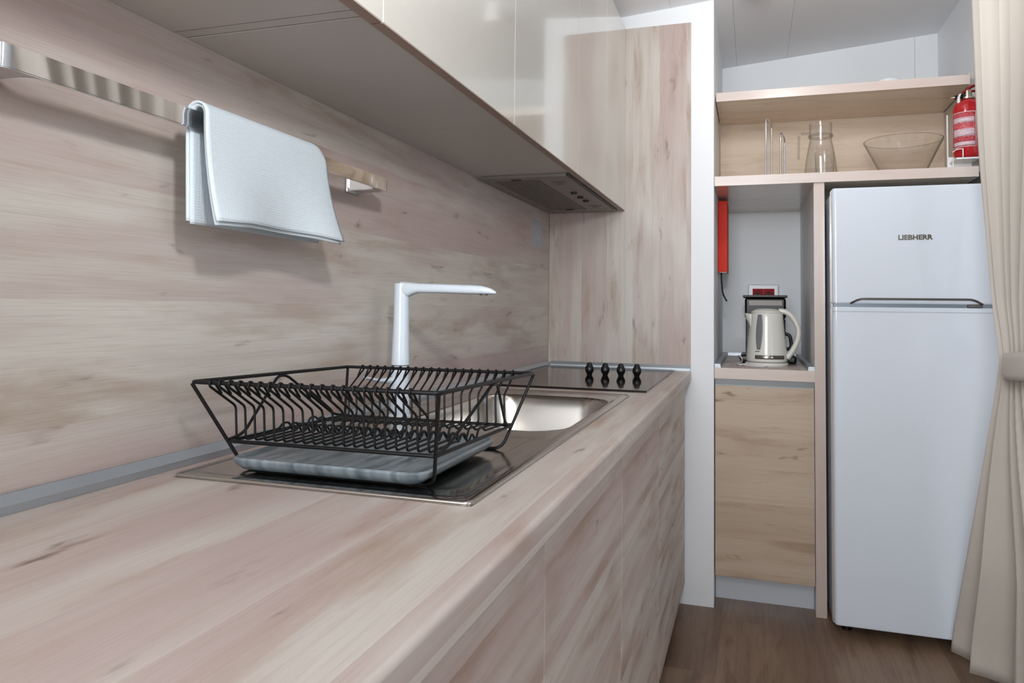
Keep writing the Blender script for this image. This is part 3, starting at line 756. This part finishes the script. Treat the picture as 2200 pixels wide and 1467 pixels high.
# jug
jx, jy = 1.066, .15
jg = thing('jug', (jx, jy, zs), 'clear glass jug with handle and lid ring on the lower shelf', 'jug')
th = .0028
po = [(.052,0),(.060,.004),(.0605,.015),(.056,.060),(.049,.105),(.043,.135),(.0395,.152),(.0405,.166),(.0425,.190),(.0420,.2140)]
pi_ = [(r-th, max(z, .010)) for r, z in po]
MB().lathe([(0,zs)]+[(r, zs+z) for r, z in po]+[(r, zs+z) for r, z in pi_[::-1] if z > .012]+[(.05,zs+.010),(0,zs+.010)], jx, jy, 40).build('body', M['glass'], jg, angle=60)
MB().lathe([(.0435,zs+.1565),(.0465,zs+.1600),(.0465,zs+.1660),(.0425,zs+.1680)], jx, jy, 40, close=True).build('collar', M['glass_rod'], jg, angle=60)
MB().tube(round_path([(jx-.040,jy-.0,zs+.176),(jx-.080,jy-.0,zs+.176),(jx-.082,jy,zs+.085),(jx-.0815,jy,zs+.075)], .014, 5), .005, 10, radii=None).build('handle', M['glass_rod'], jg, angle=70)
# ribbed tumbler behind the jug
m = MB(); tx_, ty_ = 1.092, .29
seg = 48; rings = []
for r, z, rib in ((.030,0,0),(.0325,.002,1),(.0345,.05,1),(.0365,.098,1),(.0375,.125,0),(.0360,.125,0),(.0350,.098,0),(.0315,.010,0)):
    rings.append([m.bm.verts.new((tx_+(r+rib*.0009*math.cos(k*PI))*math.cos(2*PI*k/seg), ty_+(r+rib*.0009*math.cos(k*PI))*math.sin(2*PI*k/seg), zs+z)) for k in range(seg)])
for A, B in zip(rings, rings[1:]):
    for k in range(seg): m.bm.faces.new((A[k], A[(k+1) % seg], B[(k+1) % seg], B[k]))
m.bm.faces.new(rings[0][::-1]); m.bm.faces.new(rings[-1])
tag(m.build('tumbler', M['glass'], angle=60), 'ribbed glass tumbler seen through the jug', 'glass')
# bowl
bx, by = 1.371, .225
gb = thing('glass_bowl', (bx, by, zs), 'wide conical clear glass bowl on the lower shelf', 'bowl')
MB().lathe([(0,zs),(.070,zs),(.076,zs+.003),(.140,zs+.139),(.1405,zs+.1415),(.1385,zs+.1415),(.0735,zs+.006),(0,zs+.006)], bx, by, 56).build('body', M['glass'], gb, angle=50)
MB().tube([(bx+.1395*math.cos(2*PI*k/64), by+.1395*math.sin(2*PI*k/64), zs+.1432) for k in range(64)], .0016, 8, closed=True).build('rim', M['glass_rod'], gb, angle=80)
# white dish on the top shelf
tag(MB().lathe([(.066,ZS2+.0004),(.064,ZS2+.020),(.056,ZS2+.038),(.042,ZS2+.052),(.022,ZS2+.0595),(0,ZS2+.0615),(0,ZS2+.0575),(.021,ZS2+.0555),(.040,ZS2+.048),(.053,ZS2+.036),(.0605,ZS2+.019),(.0625,ZS2+.0004)], 1.333, .30, 36, close=False).build('white_dish', M['white_pl'], angle=60),
    'white rounded dish just peeking over the edge of the topmost shelf', 'dish')

# ------------------------------------------------------------------ fire extinguisher
ex, ey = 1.5620, .0800
ez = 1.7010; er = .0500
et = thing('fire_extinguisher', (ex, ey, ez), 'small red fire extinguisher with printed label beside the curtain', 'fire extinguisher')
MB().lathe([(0,ez+.006),(.030,ez+.001),(.043,ez+.004),(er,ez+.016),(er,ez+.180),(.048,ez+.194),(.040,ez+.208),(.026,ez+.218),(.018,ez+.221),(0,ez+.221)], ex, ey, 40).build('cylinder', M['red'], et, angle=60)
MB().lathe([(.0200,ez+.2195),(.0245,ez+.2210),(.0245,ez+.2270),(.0200,ez+.2290),(0,ez+.2290)], ex, ey, 24).build('neck_ring', M['brass'], et)
v_ = MB().lathe([(.0130,ez+.2292),(.0130,ez+.252),(.010,ez+.256),(0,ez+.256)], ex, ey, 20).build('valve', M['brass'], et)
MB().tube([(ex-.010,ey,ez+.236),(ex-.044,ey-.004,ez+.230)], .0075, 12).lathe([(0,ez+.222)], ex, ey).build('nozzle', M['black'], v_, angle=60)
MB().tube([(ex-.0445,ey-.004,ez+.230),(ex-.056,ey-.005,ez+.2285)], .004, 10, radii=[.005, .002]).build('nozzle_tip', M['brass'], v_, angle=60)
MB().tube([(ex-.018,ey-.005,ez+.246),(ex+.012,ey,ez+.268),(ex+.035,ey+.004,ez+.276)], .006, 8, radii=[(.008,.004),(.009,.006),(.008,.004)]).build('lever', M['red_dk'], et, angle=60)
MB().tube([(ex-.006,ey,ez+.252),(ex+.045,ey+.002,ez+.250)], .006, 8, radii=[(.008,.004),(.008,.004)]).build('carry_handle', M['red_dk'], et, angle=60)
MB().tube(smooth_path([(ex-.028,ey-.012,ez+.240),(ex-.034,ey-.016,ez+.225),(ex-.035,ey-.020,ez+.205)], 4), .004, 8, radii=[(.006,.0012)]*9).build('seal_tag', M['print_w'], et, angle=60)
def elab(a0, a1, za, zb, off, nm, mt):
    def f(a, b): an = a0+(a1-a0)*a; return (ex+(er+off)*math.cos(an), ey+(er+off)*math.sin(an), ez+za+(zb-za)*b)
    return MB().grid(18, 3, f).build(nm, M[mt], et, solid=.0004)
L0, L1 = PI+.10, 1.5*PI+.22
elab(L0, L1, .040, .165, .0004, 'label', 'ext_lab')
elab(L0+.1, L1-.06, .128, .146, .0009, 'label_band', 'ext_lab_w')
elab(L0+.1, L1-.06, .078, .104, .0009, 'label_band', 'ext_lab_w')
elab(L0+.1, L1-.06, .044, .057, .0009, 'label_band', 'ext_lab_w')
for za, zb in ((.0385, .0400), (.1650, .1665)): elab(L0, L1, za, zb, .0007, 'label_border', 'print_w')
elab(L1, L1+.03, .0385, .1665, .0007, 'label_border', 'print_w')
def cyl(a, b, w, ang, z): an = ang+a/er; return (ex+(er+.0005+w)*math.cos(an), ey+(er+.0005+w)*math.sin(an), ez+z+b)
text_mesh('ce_mark', 'CE', .013, .0090, M['print_w'], et, lambda a, b, w: cyl(a, b, w, L1+.10, .092), .0004, bold=.01)
for z, w_ in ((.142,.013),(.135,.010),(.125,.013),(.118,.011),(.110,.009),(.070,.012)):
    elab(L1+.10, L1+.10+w_/er, z, z+.0032, .0004, 'print_line', 'ext_lab_w')
# holder
bk = thing('extinguisher_bracket', (ex, ey, ZS1+.001), 'white metal bracket carrying the red fire extinguisher', 'bracket')
ring = [(ex+.052*math.cos(t), ey+.052*math.sin(t), ez+.012) for t in [PI*.75+i*(PI*1.5)/24 for i in range(25)]]
MB().tube([(ex-.054, ey-.016, ez-.030), (ex-.054, ey-.016, ez-.003), (ex-.030, ey-.050, ez-.003), (ex-.0305, ey-.0505, ez+.030), (ex-.048, ey-.040, ez+.031), (ex-.055,ey-.015,ez+.026)], .0022, 8).build('front_hook', M['white_pl'], bk, angle=80)
MB().box(ex-.052, ex+.022, ey-.050, ey+.05, ez-.0065, ez-.0012).build('base_plate', M['white_pl'], bk, smooth=False)
MB().box(ex-.058, ex-.054, ey+.054, ey+.060, ZS1+.001, ez+.18).build('back_strip', M['white_pl'], bk, smooth=False)
MB().box(ex-.058, ex+.022, ey+.052, ey+.0545, ZS1+.001, ez+.02).build('back_plate', M['white_pl'], bk, smooth=False)

# ------------------------------------------------------------------ curtain
ct = thing('curtain', (1.50, -.7, 0), 'beige cloth curtain gathered by a tieback beside the fridge', 'curtain')
ZT0, ZTIE = 2.40, .985
def table(T, z):
    for (z0_, v0), (z1_, v1) in zip(T, T[1:]):
        if z <= z1_: return v0+(v1-v0)*max(0, (z-z0_)/(z1_-z0_))
    return T[-1][1]
LY = [(0,-.165),(.12,-.185),(.36,-.270),(.67,-.355),(.80,-.395),(.90,-.425),(1.0,-.462),(1.08,-.440),(1.17,-.400),(1.39,-.351),(1.56,-.307),(1.70,-.279),(2.17,-.234),(2.45,-.215)]
LX = [(0,1.424),(.12,1.434),(.36,1.452),(.67,1.480),(.90,1.497),(1.0,1.500),(2.5,1.500)]
RY = [(0,-1.30),(.6,-1.05),(.98,-.80),(1.3,-.98),(1.8,-1.25),(2.45,-1.45)]
def cur(a, b):
    """a: 0 leading edge (toward fridge) .. 1 far edge; b: 0 hem .. 1 rail"""
    z = .030+(ZT0-.030)*b
    l = table(LY, z); r_ = table(RY, z); x0 = table(LX, z)
    g = max(0, 1-abs(z-.99)/.62)**1.3
    up = z > .99
    a2 = a**(.85+.3*g)
    y = l+(r_-l)*a2
    nf = 9.5 if up else 6.5
    ph = 2*PI*nf*a+.8*math.sin(4*a+1.3*b)+.5*math.sin(9*a)
    if not up: ph = 2*PI*(9.5*g+6.5*(1-g))*a+.8*math.sin(4*a+1.3*b)+.5*math.sin(9*a)
    amp = (.030 if up else .034)*(1-.72*g)
    sh = math.sin(ph); sh = math.copysign(abs(sh)**.75, sh)
    env = min(1, a/.05)
    x = x0+(1.512-x0)*sm(a/.25)+amp*(.95+sh+.22*math.sin(2.37*ph+1))*env+.010*g*env
    return (x, y+amp*.55*math.cos(ph)*env*(1-.5*g), z)
MB().grid(320, 70, cur).build('cloth', M['curtain'], ct, angle=180, solid=.0016)
# tieback band
m = MB(); n = 40; rows = []
for j in range(6):
    rows.append([])
    for i in range(n):
        an = 2*PI*i/n
        zc = .985+.030*math.cos(an)*0
        yy = -.625+.165*math.cos(an); xx = 1.545+.062*math.sin(an)
        zz = .957+.0150*j+.012*(-math.cos(an))
        bul = .004*math.sin(PI*j/5)
        rows[-1].append(m.bm.verts.new((xx+bul*math.sin(an), yy+bul*math.cos(an), zz)))
for A, B in zip(rows, rows[1:]):
    for k in range(n): m.bm.faces.new((A[k], A[(k+1) % n], B[(k+1) % n], B[k]))
m.build('tieback', M['curtain'], ct, angle=180, solid=.003)
tag(MB().box(1.51, 1.54, -1.6, -.12, ZT0+.004, ZT0+.024).build('curtain_rail', M['white_pl'], smooth=False), 'white ceiling rail holding the beige curtain', 'curtain rail')

# ceiling lamp just above the picture; its shadow falls on the ceiling
cl = thing('ceiling_lamp', (.844, -.15, CZ(.85)-.09), 'small white cylinder ceiling spotlight', 'lamp')
MB().lathe([(0,CZ(.85)-.075),(.030,CZ(.85)-.075),(.033,CZ(.85)-.070),(.033,CZ(.85)+.004),(0,CZ(.85)+.004)], .844, -.15, 24).build('housing', M['lamp_w'], cl)

# ------------------------------------------------------------------ light
def area(name, loc, rot, sx, sy, power, col=(1,1,1)):
    l = bpy.data.lights.new(name, 'AREA'); l.shape = 'RECTANGLE'; l.size = sx; l.size_y = sy; l.energy = power; l.color = col
    o = bpy.data.objects.new(name, l); COL.objects.link(o); o.location = loc; o.rotation_euler = rot; return o
area('daylight_rear_window', (.58, YB+.01, 1.62), (PI/2, 0, 0), 1.08, 1.1, 56, (.93,.972,1))
area('daylight_side_window', (XR-.01, -3.65, 1.5), (PI/2, 0, PI/2), 1.4, 1.0, 15, (.93,.972,1))
fl = bpy.data.lights.new('camera_flash', 'SPOT'); fl.energy = 41; fl.shadow_soft_size = .045; fl.color = (.965,.985,1)
fl.spot_size = math.radians(150); fl.spot_blend = 1.0
fo = bpy.data.objects.new('camera_flash', fl); COL.objects.link(fo); fo.location = (.82, -2.76, 1.66)
fo.rotation_euler = Vector((-.34, .88, .36)).to_track_quat('-Z', 'Y').to_euler()
area('high_fill', (.60, -3.05, 1.95), (Vector((1.25, .5, 2.25))-Vector((.60, -3.05, 1.95))).to_track_quat('-Z', 'Y').to_euler(), .7, .7, 4.5, (.965,.985,1))  # added soft fill beside the flash, no known source; lifts alcove wall and ceiling
area('alcove_fill', (.95, -.80, 2.14), Vector((.18, 1, .22)).to_track_quat('-Z', 'Y').to_euler(), .16, .16, 4, (.99,.99,1))  # unseen fill added to brighten the alcove; faces away so doors don't mirror it
wd = bpy.data.worlds.new('world'); SC.world = wd; wd.use_nodes = True
wd.node_tree.nodes['Background'].inputs[0].default_value = (.85,.92,1,1); wd.node_tree.nodes['Background'].inputs[1].default_value = 1.0

# ------------------------------------------------------------------ camera
cd = bpy.data.cameras.new('camera'); co = bpy.data.objects.new('camera', cd); COL.objects.link(co)
cd.sensor_fit = 'HORIZONTAL'; cd.sensor_width = 36; cd.lens = 36*1599.56467/2200
cd.shift_x = -(1101.42897-1100)/2200; cd.shift_y = (587.39273-733.5)/2200
r, u, f = (Vector(a) for a in ([0.951627,0.307008,0.012353],[0.002241,-0.047138,0.998886],[-0.307249,0.950539,0.045546]))
mw = Matrix((( r.x, u.x, -f.x, .81045), (r.y, u.y, -f.y, -2.99865), (r.z, u.z, -f.z, 1.13963), (0,0,0,1)))
co.matrix_world = mw; cd.clip_start = .02
SC.camera = co
vs = SC.view_settings
SC.display_settings.display_device = 'sRGB'
vs.view_transform = 'Standard'; vs.look = 'None'; vs.gamma = 1; vs.use_curve_mapping = False; vs.exposure = 0.0
SC.cycles.max_bounces = 10; SC.cycles.transparent_max_bounces = 24; SC.cycles.glossy_bounces = 5; SC.cycles.diffuse_bounces = 5
SC.cycles.caustics_reflective = False
SC.cycles.use_denoising = True
